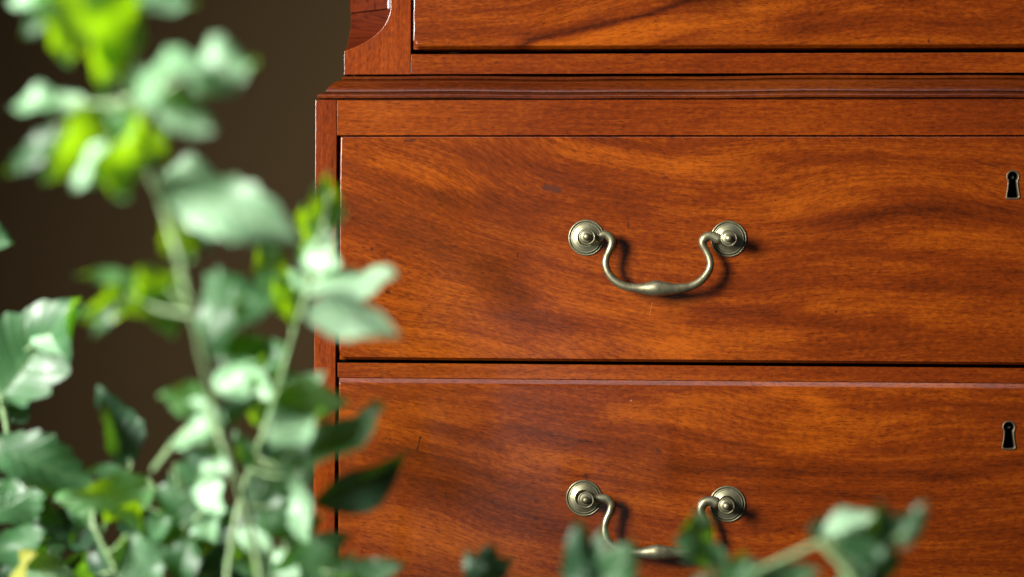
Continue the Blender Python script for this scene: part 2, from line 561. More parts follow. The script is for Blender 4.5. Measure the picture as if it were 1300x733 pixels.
# waist moulding: one profile carried along the left return, the front and the right return
def moulding():
    prof = [(-36, 97.2), (-34.0, 97.3), (-31.0, 98.0), (-29.0, 99.8), (-29.0, 101.0), (-32.5, 101.3), (-32.0, 102.4), (-26, 103.4), (-21, 105.6), (-16.5, 109.5), (-13, 114.0), (-11.2, 117.2),
            (-14.5, 117.6), (-14.5, 118.7), (-8.0, 119.2), (-4.0, 120.2), (-2.2, 122.0), (-1.4, 124.2), (-1.8, 125.6), (-10.0, 126.0), (-10.0, 127.6)]
    s = 0.0005
    P = [((o + 0.0) * s, Z_MB + (127.5 - y) * s * 1.0) for o, y in prof]
    k = (Z_MT - P[1][1])
    P = [(o, z + k * max(0.0, (z - Z_MB) / (P[1][1] - Z_MB))) for o, z in P]
    bm = bmesh.new()
    cols = []
    path = []
    n = 60
    for q in (0,):
        path.append(('L', DEPTH))
        path.append(('L', 0.02))
    stations = []
    stations += [(XL, DEPTH, (-1, 0)), (XL, 0.06, (-1, 0))]
    stations += [(XL, 0.0, (-1, -1))]
    for i in range(1, n):
        stations.append((XL + (XR - XL) * i / n, 0.0, (0, -1)))
    stations += [(XR, 0.0, (1, -1)), (XR, 0.06, (1, 0)), (XR, DEPTH, (1, 0))]
    for j, (x, y, d) in enumerate(stations):
        wob = 0.00035 * math.sin(j * 0.31) + 0.0002 * math.sin(j * 0.83 + 1)
        cols.append([bm.verts.new((x + d[0] * o, y + d[1] * o, z + wob)) for o, z in P])
    for a, b in zip(cols, cols[1:]):
        for k in range(len(P) - 1):
            bm.faces.new((a[k], a[k + 1], b[k + 1], b[k]))
    top = [c[0] for c in cols]
    bm.faces.new(top)
    bm.faces.new([c[-1] for c in cols][::-1])
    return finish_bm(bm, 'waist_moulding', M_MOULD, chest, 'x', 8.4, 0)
moulding()

# upper case: canted corner stile whose chamfer runs out in a curved stop
Z_U0, Z_U1 = Z_MT + 0.0015, Z_MT + 0.29
XF = at(521.5, 40, YU).x
XF2 = at(527, 84, YU).x
CH = at(496, 20, YU).x - XU
z_a, z_b = at(496, 9, YU).z, at(437, 65, YU).z
def canted(right):
    bm = bmesh.new()
    def X(x):
        return mir(x) if right else x
    curve = []                                  # (z, inset)
    curve.append((Z_U0, 0.0))
    N = 14
    for k in range(N + 1):                      # a quarter hollow from the side out to the chamfer's arris
        t = k / N
        a0 = R(26)
        a = a0 + (math.pi / 2 - a0) * t
        curve.append((z_b + (z_a - z_b) * (math.cos(a0) - math.cos(a)) / math.cos(a0), CH * (math.sin(a) - math.sin(a0)) / (1 - math.sin(a0))))
    curve.append((Z_U1, CH))
    front = [bm.verts.new((X(XU + s), YU, z)) for z, s in curve]
    mid = [bm.verts.new((X(XU + s * 0.5 + min(s, .0004) * .5), YU + s * 0.43, z)) for z, s in curve]
    side = [bm.verts.new((X(XU + min(s, 0.0004)), YU + s * 0.86, z)) for z, s in curve]
    inner = [bm.verts.new((X(XF), YU, z)) for z, s in curve]
    innb = [bm.verts.new((X(XF), YU + 0.04, z)) for z, s in curve]
    sideb = [bm.verts.new((X(XU + 0.0), YU + 0.04, z)) for z, s in curve]
    for k in range(len(curve) - 1):
        bm.faces.new((front[k], inner[k], inner[k + 1], front[k + 1]))
        if curve[k + 1][1] > 0:
            if curve[k][1] > 0:
                bm.faces.new((mid[k], front[k], front[k + 1], mid[k + 1]))
                bm.faces.new((side[k], mid[k], mid[k + 1], side[k + 1]))
            else:
                bm.faces.new((front[k], front[k + 1], mid[k + 1]))
                bm.faces.new((front[k], mid[k + 1], side[k + 1]))
        bm.faces.new((sideb[k], side[k], side[k + 1], sideb[k + 1]))
        bm.faces.new((inner[k], innb[k], innb[k + 1], inner[k + 1]))
    bmesh.ops.remove_doubles(bm, verts=bm.verts, dist=1e-5)
    bmesh.ops.recalc_face_normals(bm, faces=bm.faces)
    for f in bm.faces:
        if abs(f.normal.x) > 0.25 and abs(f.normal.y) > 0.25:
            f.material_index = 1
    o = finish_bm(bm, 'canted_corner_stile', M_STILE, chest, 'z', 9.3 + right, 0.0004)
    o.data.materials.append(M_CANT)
    return o
for rr in (False, True):
    canted(rr)
# raised slip on the chamfer ending above the curved stop
def slip(right):
    bm = bmesh.new()
    zt = at(468, 11, YU).z
    n = Vector((-0.86, -1, 0)).normalized()
    t = Vector((1, -0.86, 0)).normalized()
    c = Vector((XU + CH * 0.5 + 0.0005, YU + CH * 0.43, 0))
    hw = CH * 0.64
    prof = [(-hw, -0.001), (-hw, 0.0016), (-hw * .9, 0.0024), (0, 0.0027), (hw * .9, 0.0024), (hw, 0.0012), (hw, -0.001)]
    r0, r1 = [], []
    for a, h in prof:
        p = c + t * a + n * h
        if right:
            p.x = mir(p.x)
        r0.append(bm.verts.new((p.x, p.y, zt)))
        r1.append(bm.verts.new((p.x, p.y, Z_U1 - 0.001)))
    for k in range(len(prof) - 1):
        bm.faces.new((r0[k], r0[k + 1], r1[k + 1], r1[k]))
    bm.faces.new(r0)
    bm.faces.new(r1)
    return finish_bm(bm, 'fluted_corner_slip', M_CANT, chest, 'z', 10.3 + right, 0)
for rr in (False, True):
    slip(rr)
Z_D0B = zl(70, 66, YU)
box('rail', XF + 0.0002, mir(XF) - 0.0002, YU + 0.0004, YU + 0.03, Z_MT + 0.0016, Z_D0B, M_RAIL, chest, 'x', 11.3, 0.00012)
Z_D0T = Z_D0B + 0.155
box('rail', XF + 0.0002, mir(XF) - 0.0002, YU + 0.0004, YU + 0.03, Z_D0T + 0.001, Z_U1, M_RAIL, chest, 'x', 12.3, 0.0003)
for rr in (False, True):
    xs = (XU + 0.0005, XU + 0.018)
    box('side_panel', *(sorted((mir(xs[0]), mir(xs[1]))) if rr else xs), YU + 0.0402, DEPTH, Z_MT + 0.0004, Z_U1, M_STILE, chest, 'z', 13.1 + rr, 0.0008)
box('back_panel', XU + 0.02, mir(XU + 0.02), DEPTH - 0.012, DEPTH - 0.001, Z_MT + 0.001, Z_U1, M_CARC, chest, 'x', 14.1, 0)
box('top_board', XU, mir(XU), YU, DEPTH, Z_U1 + 0.0003, Z_U1 + 0.02, M_STILE, chest, 'x', 15.1, 0.001)

# keyhole outline, in millimetres about its middle
def key_outline(grow, n=40):
    pts = []
    rt_, zt_, xw, wb, zb, rb = 2.95 + grow, 4.9, 2.05 + grow, 3.3 + grow, -8.2 - grow, 1.5
    a0 = -math.acos(xw / rt_)
    z0 = zt_ + rt_ * math.sin(a0)
    for k in range(17):
        a = a0 + (math.pi - 2 * a0) * k / 16
        pts.append((rt_ * math.cos(a), zt_ + rt_ * math.sin(a)))
    # left flank down, rounded foot, right flank up
    flank = [(xw + (wb - xw) * (k / 6) ** 1.6, z0 + (zb + rb - z0) * k / 6) for k in range(1, 7)]
    pts += [(-x, z) for x, z in flank]
    for k in range(1, 8):
        a = math.pi + math.pi * k / 8
        c, q = math.cos(a), math.sin(a)
        pts.append((wb * math.copysign(abs(c) ** 0.6, c), zb + rb - rb * abs(q) ** 0.65))
    pts += flank[::-1]
    return pts

def inside(poly, x, z):
    c = np.zeros(x.shape, bool)
    j = len(poly) - 1
    for i in range(len(poly)):
        xi, zi = poly[i]
        xj, zj = poly[j]
        hit = ((zi > z) != (zj > z)) & (x < (xj - xi) * (z - zi) / (zj - zi + 1e-12) + xi)
        c ^= hit
        j = i
    return c

# drawer fronts: a gently uneven slab with moulded lips, grain laid out as a flow
def drawer(label, x0, x1, z0, z1, yb, proud, rl, rtop, rbot, slope, strokes, seed, key=None, tilt=0.0):
    def lines(a, b, step, extra):
        base = set(np.round(np.linspace(a, b, int((b - a) / step)), 6))
        for e in (0, .0003, .0007, .0012, .0018, .0025, .0033, .0042, .0054):
            base.add(round(a + e, 6))
            base.add(round(b - e, 6))
        for e in extra:
            base.add(round(e, 6))
        s = sorted(base)
        out = [s[0]]
        for q in s[1:]:
            if q - out[-1] > 0.00018:
                out.append(q)
        return np.array(out)
    ex, ez = (), ()
    if key:
        kc = at(key[0], key[1], yb - proud)
        ex = np.arange(kc.x - 0.0066, kc.x + 0.0066, 0.0003)
        ez = np.arange(kc.z - 0.0116, kc.z + 0.0116, 0.0003)
    xs, zs = lines(x0, x1, 0.0016, ex), lines(z0, z1, 0.0014, ez)
    X, Z = np.meshgrid(xs, zs)
    def lip(d, r):
        q = np.clip(d / r, 0, 1)
        return r * (1 - np.sqrt(np.clip(1 - (1 - q) ** 2, 0, 1)))
    def cham(d, r, deep):
        q = np.clip(1 - d / max(r, 1e-6), 0, 1)
        return deep * (q - 0.16 * np.clip(1 - q / 0.35, 0, 1) * q + 0.0)
    H = np.maximum(np.maximum(lip(X - x0, rl * (1 + 0.55 * fbm(Z * 70, X * 30, seed + 41, 3))), lip(x1 - X, rl)), np.maximum(cham(z1 - Z, rtop, rtop * 0.62), cham(Z - z0, rbot, rbot * 1.85)))
    rc = 0.0042                                   # rounded lower corners
    dx = np.clip(rc - np.minimum(X - x0, x1 - X), 0, None)
    dz = np.clip(rc - (Z - z0), 0, None)
    dd = rc - np.hypot(dx, dz)
    H = np.where((dx > 0) & (dz > 0), np.maximum(H, cham(np.clip(dd, 0, None), rbot, rbot * 1.8)), H)
    wav = 0.00022 * fbm(X * 9, Z * 11, seed + 70, 3)
    Y = yb - proud + H + wav + tilt * (Z - z0)
    px, py = proj(X, Y, Z)
    # direction of the grain
    sx = np.array([s[0] for s in slope], float)
    sv = np.array([s[1] for s in slope], float)
    gx = np.arange(300, 2400, 5.0)
    cum = np.cumsum(np.interp(gx, sx, sv)) * 5.0
    off = np.interp(px, gx, cum)
    warp = 20 * fbm(px / 360, py / 170, seed, 2)
    v = py - off + warp
    fig = 0.42 * fbm(px / 420 + 3, v / 40, seed + 5, 2) + 0.27 * fbm(px / 340, v / 11, seed + 9, 3)
    jit_x = 14 * fbm(px / 110, v / 30, seed + 20, 2)
    jit_y = 6 * fbm(px / 130, v / 26, seed + 25, 2)
    for pts, wid, amp in strokes:
        best = np.full(px.shape, 1e9)
        for (ax, ay), (bx, by) in zip(pts, pts[1:]):
            ux, uy = bx - ax, by - ay
            t = np.clip(((px + jit_x - ax) * ux + (py + jit_y - ay) * uy) / (ux * ux + uy * uy), 0, 1)
            ddx = (px + jit_x - ax - t * ux) * 0.42
            ddy = py + jit_y - ay - t * uy
            best = np.minimum(best, np.hypot(ddx, ddy))
        fig = fig + amp * 1.15 * np.exp(-(best / wid) ** 2)
    fig = np.clip(fig, -1.7, 1.7)
    nz, nx = X.shape
    idx = np.arange(nx * nz).reshape(nz, nx)
    quads = np.stack([idx[:-1, :-1], idx[:-1, 1:], idx[1:, 1:], idx[1:, :-1]], -1).reshape(-1, 4)
    if key:
        cx = 0.25 * (X[:-1, :-1] + X[:-1, 1:] + X[1:, 1:] + X[1:, :-1]).ravel()
        cz = 0.25 * (Z[:-1, :-1] + Z[:-1, 1:] + Z[1:, 1:] + Z[1:, :-1]).ravel()
        ko = [(kc.x + a * .001, kc.z + b * .001) for a, b in key_outline(0.7)]
        quads = quads[~inside(ko, cx, cz)]
    verts = np.stack([X, Y, Z], -1).reshape(-1, 3)
    g = np.stack([(px * 0.0005), v * 0.0005, np.full(px.shape, seed * 1.37)], -1).reshape(-1, 3)
    figv = fig.ravel()
    # sides run back into the case
    ring = np.concatenate([idx[0, :], idx[1:, -1], idx[-1, -2::-1], idx[-2:0:-1, 0]])
    nb = len(ring)
    bv = verts[ring].copy()
    bv[:, 1] = yb + 0.016
    bi = np.arange(len(verts), len(verts) + nb)
    nxt = np.roll(np.arange(nb), -1)
    sideq = np.stack([ring, bi, bi[nxt], ring[nxt]], -1)
    allv = np.concatenate([verts, bv]) - np.array(ROOT)
    me = bpy.data.meshes.new('drawer')
    me.from_pydata(allv.tolist(), [], np.concatenate([quads, sideq]).tolist())
    me.update()
    a = me.attributes.new('grain', 'FLOAT_VECTOR', 'POINT')
    a.data.foreach_set('vector', np.concatenate([g, g[ring]]).ravel())
    f = me.attributes.new('figure', 'FLOAT', 'POINT')
    f.data.foreach_set('value', np.concatenate([figv, figv[ring]]))
    smooth(me, 50)
    o = link('drawer', me, M_DRAWER, chest)
    o['label'] = label
    if key:
        keyhole(o, kc, yb - proud)
    return o

def keyhole(parent, kc, yf):
    # brass lining: a thin raised ring round the hole
    rings = [(1.25, 0.0012), (1.25, -0.0002), (1.05, -0.0005), (0.5, -0.0005), (0.1, -0.0001), (0.0, 0.0006), (0.0, 0.006)]
    bm = bmesh.new()
    loops = []
    for gr, dy in rings:
        loops.append([bm.verts.new((kc.x + a * .001, yf + dy, kc.z + b * .001)) for a, b in key_outline(gr)])
    for a, b in zip(loops, loops[1:]):
        for k in range(len(a)):
            bm.faces.new((a[k], a[(k + 1) % len(a)], b[(k + 1) % len(a)], b[k]))
    bm_obj(bm, 'escutcheon', M_DULL, parent, ROOT)
    bm = bmesh.new()
    la = [bm.verts.new((kc.x + a * .00104, yf + 0.004, kc.z + b * .00104)) for a, b in key_outline(0.1)]
    lb = [bm.verts.new((kc.x + a * .00104, yf + 0.014, kc.z + b * .00104)) for a, b in key_outline(0.1)]
    for k in range(len(la)):
        bm.faces.new((la[k], la[(k + 1) % len(la)], lb[(k + 1) % len(la)], lb[k]))
    bm.faces.new(lb)
    bm_obj(bm, 'keyhole', M_DARK, parent, ROOT)
    bm = bmesh.new()
    c = Vector((kc.x - 0.0002, yf + 0.0138, kc.z + 0.0048))
    lathe(bm, [(0.0017, 0), (0.0017, 0.009), (0.0012, 0.0103), (0, 0.0108)], c, seg=16)
    bm_obj(bm, 'lock_pin', M_IRON, parent, ROOT)

D1_SL = [(300, .2), (430, .26), (560, .36), (680, .34), (780, .16), (900, .02), (1000, -.05), (1100, .02), (1300, .08), (1600, 0), (2400, 0)]
D1 = [([(455, 268), (536, 300), (608, 338), (684, 410)], 25, -.62), ([(570, 245), (667, 266)], 13, -.6),
      ([(600, 190), (700, 223), (810, 262)], 12, -.55), ([(750, 177), (870, 184)], 9, -.5),
      ([(640, 342), (667, 397), (768, 414)], 14, -.45), ([(1000, 207), (1097, 198)], 9, -.5),
      ([(1070, 283), (1198, 262), (1300, 270)], 13, -.75), ([(945, 312), (1114, 318), (1283, 346)], 9, -.6),
      ([(900, 397), (1030, 405), (1135, 412)], 13, -.6), ([(1156, 359), (1283, 371)], 9, -.4),
      ([(900, 255), (990, 245)], 7, -.4), ([(440, 400), (600, 440), (860, 442)], 20, .45),
      ([(718, 380), (770, 396), (860, 392)], 16, .55), ([(726, 187), (853, 207)], 11, .55),
      ([(860, 215), (987, 194)], 10, .5), ([(1000, 262), (1060, 258)], 14, .55),
      ([(1050, 388), (1156, 397)], 14, .6), ([(860, 435), (985, 439)], 16, .65), ([(1198, 300), (1283, 291)], 9, .4),
      ([(480, 205), (600, 235)], 10, .4)]
D2_SL = [(300, .15), (430, .20), (600, .27), (720, .22), (850, .10), (1000, .04), (1150, .05), (1300, -.03), (1600, 0), (2400, 0)]
D2 = [([(514, 588), (578, 616), (648, 637), (712, 672)], 26, -.65), ([(655, 507), (747, 521)], 12, -.6),
      ([(648, 545), (747, 556), (852, 577)], 11, -.6), ([(860, 545), (1000, 578)], 9, -.5),
      ([(860, 597), (1036, 595), (1212, 605), (1300, 588)], 11, -.8), ([(930, 626), (1106, 630)], 8, -.45),
      ([(1071, 503), (1300, 521)], 12, -.35), ([(960, 660), (1300, 675)], 14, -.5), ([(560, 540), (620, 560)], 9, -.4),
      ([(490, 655), (571, 683), (640, 704)], 17, .6), ([(535, 520), (627, 531)], 11, .5),
      ([(659, 580), (712, 586)], 12, .6), ([(782, 524), (870, 531)], 11, .6), ([(860, 510), (966, 505)], 9, .6),
      ([(1000, 496), (1050, 520)], 10, .5), ([(1000, 571), (1060, 566)], 7, .65), ([(1247, 609), (1282, 605)], 11, .5),
      ([(440, 520), (480, 530)], 14, .4), ([(800, 640), (880, 645)], 10, .35)]
D0_SL = [(300, .02), (560, -.02), (680, -.2), (800, -.2), (900, -.12), (1100, -.05), (1300, -.06), (2400, 0)]
D0 = [([(664, 62), (676, 48), (772, 30), (880, 0)], 5.5, -1.5), ([(700, 60), (820, 42), (960, 32)], 14, 1.1),
      ([(560, 40), (655, 36)], 16, -.5), ([(850, 56), (930, 36), (1060, 14)], 4, -.5), ([(1000, 40), (1300, 30)], 12, -.55),
      ([(960, 12), (1100, 8)], 7, .5), ([(540, 12), (700, 8)], 10, -.3), ([(1060, 55), (1300, 58)], 8, .2)]

XD1 = at(431.6, 300, -0.003).x
XD0 = at(525.8, 40, YU).x
PR = 0.0046
dr0 = drawer('topmost drawer cut off by the picture edge, with a swirl of pale grain', XD0, mir(XD0), Z_D0B + 0.0028, Z_D0T, YU, PR + 0.0012, 0.0010, 0.003, 0.0020, D0_SL, D0, 31)
dr1 = drawer('middle drawer with its whole bail handle in view', XD1, mir(XD1), Z_R2T + 0.0018, Z_R1 - 0.0013, 0.0, PR, 0.0010, 0.0007, 0.0018, D1_SL, D1, 7, (1286, 234.5))
dr2 = drawer('lower drawer with its handle partly hidden behind leaf tips', XD1, mir(XD1), Z_D2B, Z_R2B, 0.0, PR, 0.0010, 0.0032, 0.0024, D2_SL, D2, 19, (1281, 552.5))

# ------------------------------------------------------------------ brass swan-neck bail handles
YD = -PR
def handle(parent, lp, rp, path, mirrored=False):
    """lp, rp: the rosettes' picture positions; path: (x, y, diameter) along the bail"""
    def fx(p):
        return Vector((mir(p.x), p.y, p.z)) if mirrored else p
    for c in (lp, rp):
        ctr = fx(at(c[0], c[1], YD))
        bm = bmesh.new()
        s = 0.001
        prof = [(11.4, -0.8), (11.5, 0.4), (11.2, 1.0), (10.7, 1.15), (10.45, 0.35), (10.0, 0.35), (9.75, 1.3), (9.2, 1.6), (8.9, 1.25), (8.6, 1.6),
                (8.0, 1.75), (6.2, 2.2), (5.6, 2.6), (5.45, 2.6), (5.3, 1.5), (4.9, 1.5), (4.7, 2.4)]
        lathe(bm, [(r * s, h * s) for r, h in prof], ctr, seg=56)
        bm_obj(bm, 'rosette', M_BRASS, parent, ROOT)
        bm = bmesh.new()
        prof = [(4.6, 1.6), (4.5, 3.2), (4.1, 4.2), (4.0, 6.5), (4.0, 13.0), (5.0, 13.4), (5.25, 14.2), (5.0, 15.0), (4.5, 15.2), (4.25, 14.8), (4.0, 14.9), (3.3, 15.6), (2.75, 15.8), (2.45, 15.6),
                (2.35, 16.0), (2.2, 17.2), (1.6, 18.1), (0.8, 18.5), (0, 18.6)]
        c2 = fx(at(c[2], c[3], YD - 0.014))
        c2.y = YD
        lathe(bm, [(r * s, h * s) for r, h in prof], c2, seg=36)
        bm_obj(bm, 'handle_post', M_BRASS, parent, ROOT)
    n = len(path)
    ymax, ymin = max(p[1] for p in path), min(p[1] for p in path)
    pts, rad = [], []
    for (x, y, d) in path:
        dep = YD - 0.0086 - 0.0025 * ((y - ymin) / (ymax - ymin))
        pts.append(fx(at(x, y, dep)))
        rad.append(Vector((d * 0.00028, 0, 0)))
    P = catmull(pts, 8)
    Rr = [v.x for v in catmull(rad, 8)]
    bm = bmesh.new()
    tube(bm, P, Rr, seg=18, flat=0.92)
    bm_obj(bm, 'bail', M_BRASS, parent, ROOT)

def crop(pts, ox, oy, k):
    return [(ox + x / k, oy + y / k, d / k) for x, y, d in pts]
B1 = crop([(283, 243, 44), (300, 226, 44), (325, 224, 44), (350, 243, 44), (357, 275, 40), (342, 318, 36), (324, 360, 36), (321, 408, 38), (342, 458, 40),
           (385, 502, 42), (445, 530, 44), (520, 540, 52), (580, 541, 74), (622, 539, 84), (665, 541, 74), (730, 542, 56), (805, 532, 44), (865, 507, 42),
           (912, 462, 40), (937, 410, 38), (932, 362, 37), (912, 318, 37), (893, 280, 42), (900, 250, 48), (925, 232, 48), (955, 234, 50), (985, 248, 52)], 700, 250, 4.643)
B2 = crop([(272, 250, 48), (300, 246, 48), (330, 252, 46), (352, 280, 42), (345, 325, 37), (325, 370, 36), (315, 420, 36), (322, 475, 38), (355, 520, 40),
           (410, 550, 42), (465, 562, 46), (530, 567, 56), (585, 565, 75), (622, 564, 84), (665, 565, 75), (730, 567, 58), (800, 566, 46), (850, 545, 42),
           (895, 515, 40), (918, 470, 38), (915, 420, 37), (898, 370, 37), (882, 325, 42), (888, 288, 48), (912, 265, 50), (945, 262, 54), (975, 272, 58)], 700, 580, 4.643)
L1, R1 = (744.5, 302, 745.5, 301), (925, 303.5, 925.5, 303)
L2, R2 = (741.5, 632.5, 744, 635), (923.5, 640, 922.5, 642.5)
for mm in (False, True):
    handle(dr1, L1, R1, B1, mm)
    handle(dr2, L2, R2, B2, mm)
# the topmost drawer's handles lie above the picture
up = [(x, y - 395, d) for x, y, d in B1]
for mm in (False, True):
    handle(dr0, (744.5, -93, 745.5, -94), (925, -91.5, 925.5, -92), up, mm)

# ------------------------------------------------------------------ leafy branches in front
LIGHT = Vector((-0.72, -0.56, 0.40)).normalized()
HINT = {'P': Vector((-0.50, -0.72, 0.50)), 'M': Vector((-0.02, -0.97, 0.22)), 'D': Vector((0.36, -0.82, -0.42)),
        'L': Vector((0.86, -0.40, -0.36)), 'G': Vector((0.70, -0.64, -0.30)), 'W': Vector((-0.66, -0.62, 0.42))}

def leaf_mesh(length, width, seed, fold, curl, lobes):
    rs = random.Random(seed)
    nt, nu = 26, 9
    verts, uvs, faces = [], [], []
    wig = [rs.uniform(0, 6.28) for _ in range(4)]
    nteeth = rs.choice((5, 6, 7))
    sk = rs.uniform(-0.10, 0.10)
    peak = rs.uniform(0.78, 1.0)
    for i in range(nt + 1):
        t = i / nt
        pr = math.sin(math.pi * t ** peak) ** 0.78 * (1 - 0.18 * t)
        if t > 0.82:
            pr *= 1 - 0.35 * ((t - 0.82) / 0.18)
        saw = (t * nteeth + 0.15) % 1.0
        tooth = 1 + lobes * (saw - 0.55) * (1 if 0.1 < t < 0.93 else 0.3)
        for j in range(nu):
            u = -1 + 2 * j / (nu - 1)
            edge = tooth if abs(u) > 0.9 else 1 + (tooth - 1) * abs(u) ** 2 * 0.6
            hw = 0.5 * width * pr * edge
            x = u * hw + sk * length * math.sin(math.pi * t) * 0.6
            y = t * length
            z = fold * abs(u) * hw - curl * length * (t * t)
            z += 0.11 * width * math.sin(t * 9 + wig[0] + (0.8 if u > 0 else 0)) * abs(u) ** 1.5
            z += 0.10 * width * math.sin(t * 4.2 + wig[1]) * u
            z += 0.035 * length * math.sin(t * 5.5 + wig[2])
            verts.append((x, y, z))
            uvs.append((u, t))
    for i in range(nt):
        for j in range(nu - 1):
            a = i * nu + j
            faces.append((a, a + 1, a + nu + 1, a + nu))
    me = bpy.data.meshes.new('leaf')
    me.from_pydata(verts, [], faces)
    me.update()
    ul = me.uv_layers.new(name='UVMap')
    for lp in me.loops:
        ul.data[lp.index].uv = uvs[lp.vertex_index]
    smooth(me)
    return me

class Branch:
    def __init__(self, label, path, rad, extra=()):
        """path of (x, y, Y); extra twigs the same way"""
        pts = catmull([at(*p) for p in path], 6)
        self.base = pts[-1].copy()
        self.root = empty('leafy_branch', self.base)
        tag(self.root, label, 'leafy branch', 'leafy branches in front of the chest')
        self.pts = pts
        self.bm = bmesh.new()
        n = len(pts)
        rr = []
        for i in range(n):
            r = rad * (0.55 + 0.45 * i / (n - 1))
            if i % 9 == 4:
                r *= 1.22                                    # leaf nodes
            rr.append(r)
        tube(self.bm, pts, rr, 9)
        for tw, r in extra:
            q = catmull([at(*p) for p in tw], 5)
            tube(self.bm, q, [r * (0.8 + 0.3 * k / len(q)) for k in range(len(q))], 8)
            self.pts = self.pts + q
    def leaf(self, bx, by, tx, ty, w, kind, Y, mat=None, dt=0.0, lobes=None, fold=None, curl=None, stalk=True):
        b, t = at(bx, by, Y), at(tx, ty, Y + dt)
        ax = t - b
        L = ax.length
        y = ax.normalized()
        h = HINT[kind] + Vector((random.uniform(-.1, .1), 0, random.uniform(-.1, .1)))
        z = (h - y * h.dot(y)).normalized()
        if z.y > 0:
            z = -z
        x = y.cross(z).normalized()
        # real width from the width seen
        view = (CAM - b).normalized()
        vis = (x - view * x.dot(view)).length
        wid = w / FPX * (b - CAM).length / max(vis, 0.45)
        if kind in 'LG' and fold is None:
            fold, curl = random.uniform(-.05, .18), random.uniform(-.05, .12)
        s = random.randrange(10 ** 6)
        me = leaf_mesh(L * 1.04, wid * 0.97, s, fold if fold is not None else random.uniform(-.30, .55),
                       curl if curl is not None else random.uniform(-.10, .28), lobes if lobes is not None else random.uniform(.16, .36))
        if mat is None:
            mat = M_YOUNG if kind == 'L' else M_PALE if kind in 'PW' else M_DEEP if kind == 'D' else M_LEAF
        o = link('leaf', me, mat, self.root)
        mw = Matrix((x, y, z)).transposed().to_4x4()
        mw.translation = b - self.base
        o.matrix_local = mw
        # the stalk joins the leaf to its stem a little lower down
        if stalk:
            cand = [p for p in self.pts if p.z < b.z + 0.004] or self.pts
            q = min(cand, key=lambda p: (p - b).length + 0.25 * abs(p.z - (b.z - 0.012)))
            midp = (q + b) * 0.5 + Vector((0, 0, -0.06 * (q - b).length))
            c = catmull([q, midp, b, b + y * L * 0.06], 4)
            tube(self.bm, c, [0.0009 - 0.0004 * k / len(c) for k in range(len(c))], 6)
        return o
    def done(self):
        bmesh.ops.translate(self.bm, verts=self.bm.verts, vec=-self.base)
        bmesh.ops.recalc_face_normals(self.bm, faces=self.bm.faces)
        me = bpy.data.meshes.new('stem')
        self.bm.to_mesh(me)
        self.bm.free()
        smooth(me)
        link('stem', me, M_STEM, self.root)

# A: the tall stem
A = Branch('tallest leafy branch, climbing to the top left corner with lime backlit leaves',
           [(140, -45, -0.480), (162, 30, -0.475), (178, 108, -0.490), (188, 190, -0.488), (203, 250, -0.450), (228, 330, -0.458), (246, 400, -0.445), (262, 470, -0.425), (279, 540, -0.400), (300, 605, -0.365), (320, 680, -0.345), (334, 760, -0.340), (345, 900, -0.340)], 0.0019,
           [([(195, 596, -.33), (222, 562, -.34), (240, 545, -.345)], .0016)])
for a in [
    (102, -30, 138, 106, 104, 'L', -.482), (58, -24, 92, 76, 70, 'G', -.475, M_YOUNG), (64, 14, 30, 44, 24, 'M', -.48),
    (158, -6, 246, 8, 52, 'P', -.47), (150, -24, 143, 98, 74, 'L', -.486), (128, -20, 170, 60, 50, 'L', -.46), (70, -12, 10, -4, 34, 'P', -.47),
    (168, 118, 262, 72, 66, 'W', -.525, None, 0, .2, .1, .1), (238, 95, 324, 86, 70, 'P', -.50), (196, 128, 270, 166, 54, 'W', -.520, None, 0, .2, .1, .1), (200, 120, 246, 150, 40, 'G', -.452, M_YOUNG),
    (182, 112, 160, 92, 40, 'P', -.475),
    (80, 128, 16, 138, 32, 'P', -.475), (112, 134, 56, 122, 30, 'P', -.46), (168, 138, 62, 232, 104, 'G', -.47, M_YOUNG), (186, 140, 158, 250, 80, 'L', -.482),
    (135, 178, 84, 232, 26, 'P', -.486), (75, 160, 20, 222, 40, 'M', -.47), (178, 185, 120, 196, 26, 'M', -.474),
    (184, 176, 136, 148, 46, 'L', -.486), (185, 215, 205, 160, 26, 'M', -.44),
    (200, 238, 374, 302, 92, 'W', -.47, None, 0, .22, .06, .06), (205, 222, 276, 222, 40, 'P', -.445), (208, 258, 246, 326, 58, 'L', -.435), (240, 285, 268, 318, 28, 'D', -.43),
    (238, 372, 105, 400, 92, 'L', -.42), (205, 356, 98, 354, 36, 'G', -.425, M_YOUNG), (160, 372, 116, 424, 24, 'M', -.43), (226, 345, 168, 392, 50, 'L', -.428),
    (254, 430, 354, 370, 84, 'P', -.39, M_LEAF), (258, 440, 312, 366, 54, 'P', -.382), (262, 448, 344, 436, 46, 'M', -.385),
    (268, 505, 203, 512, 44, 'L', -.37), (272, 545, 216, 558, 44, 'W', -.365, None, 0, .2, .1, .1), (262, 520, 236, 508, 24, 'P', -.372), (276, 540, 330, 498, 32, 'D', -.355), (284, 545, 262, 515, 28, 'P', -.375),
    (285, 570, 252, 606, 34, 'P', -.36), (275, 500, 318, 452, 42, 'P', -.36), (280, 590, 230, 575, 26, 'D', -.36),
]:
    A.leaf(*a)
A.done()

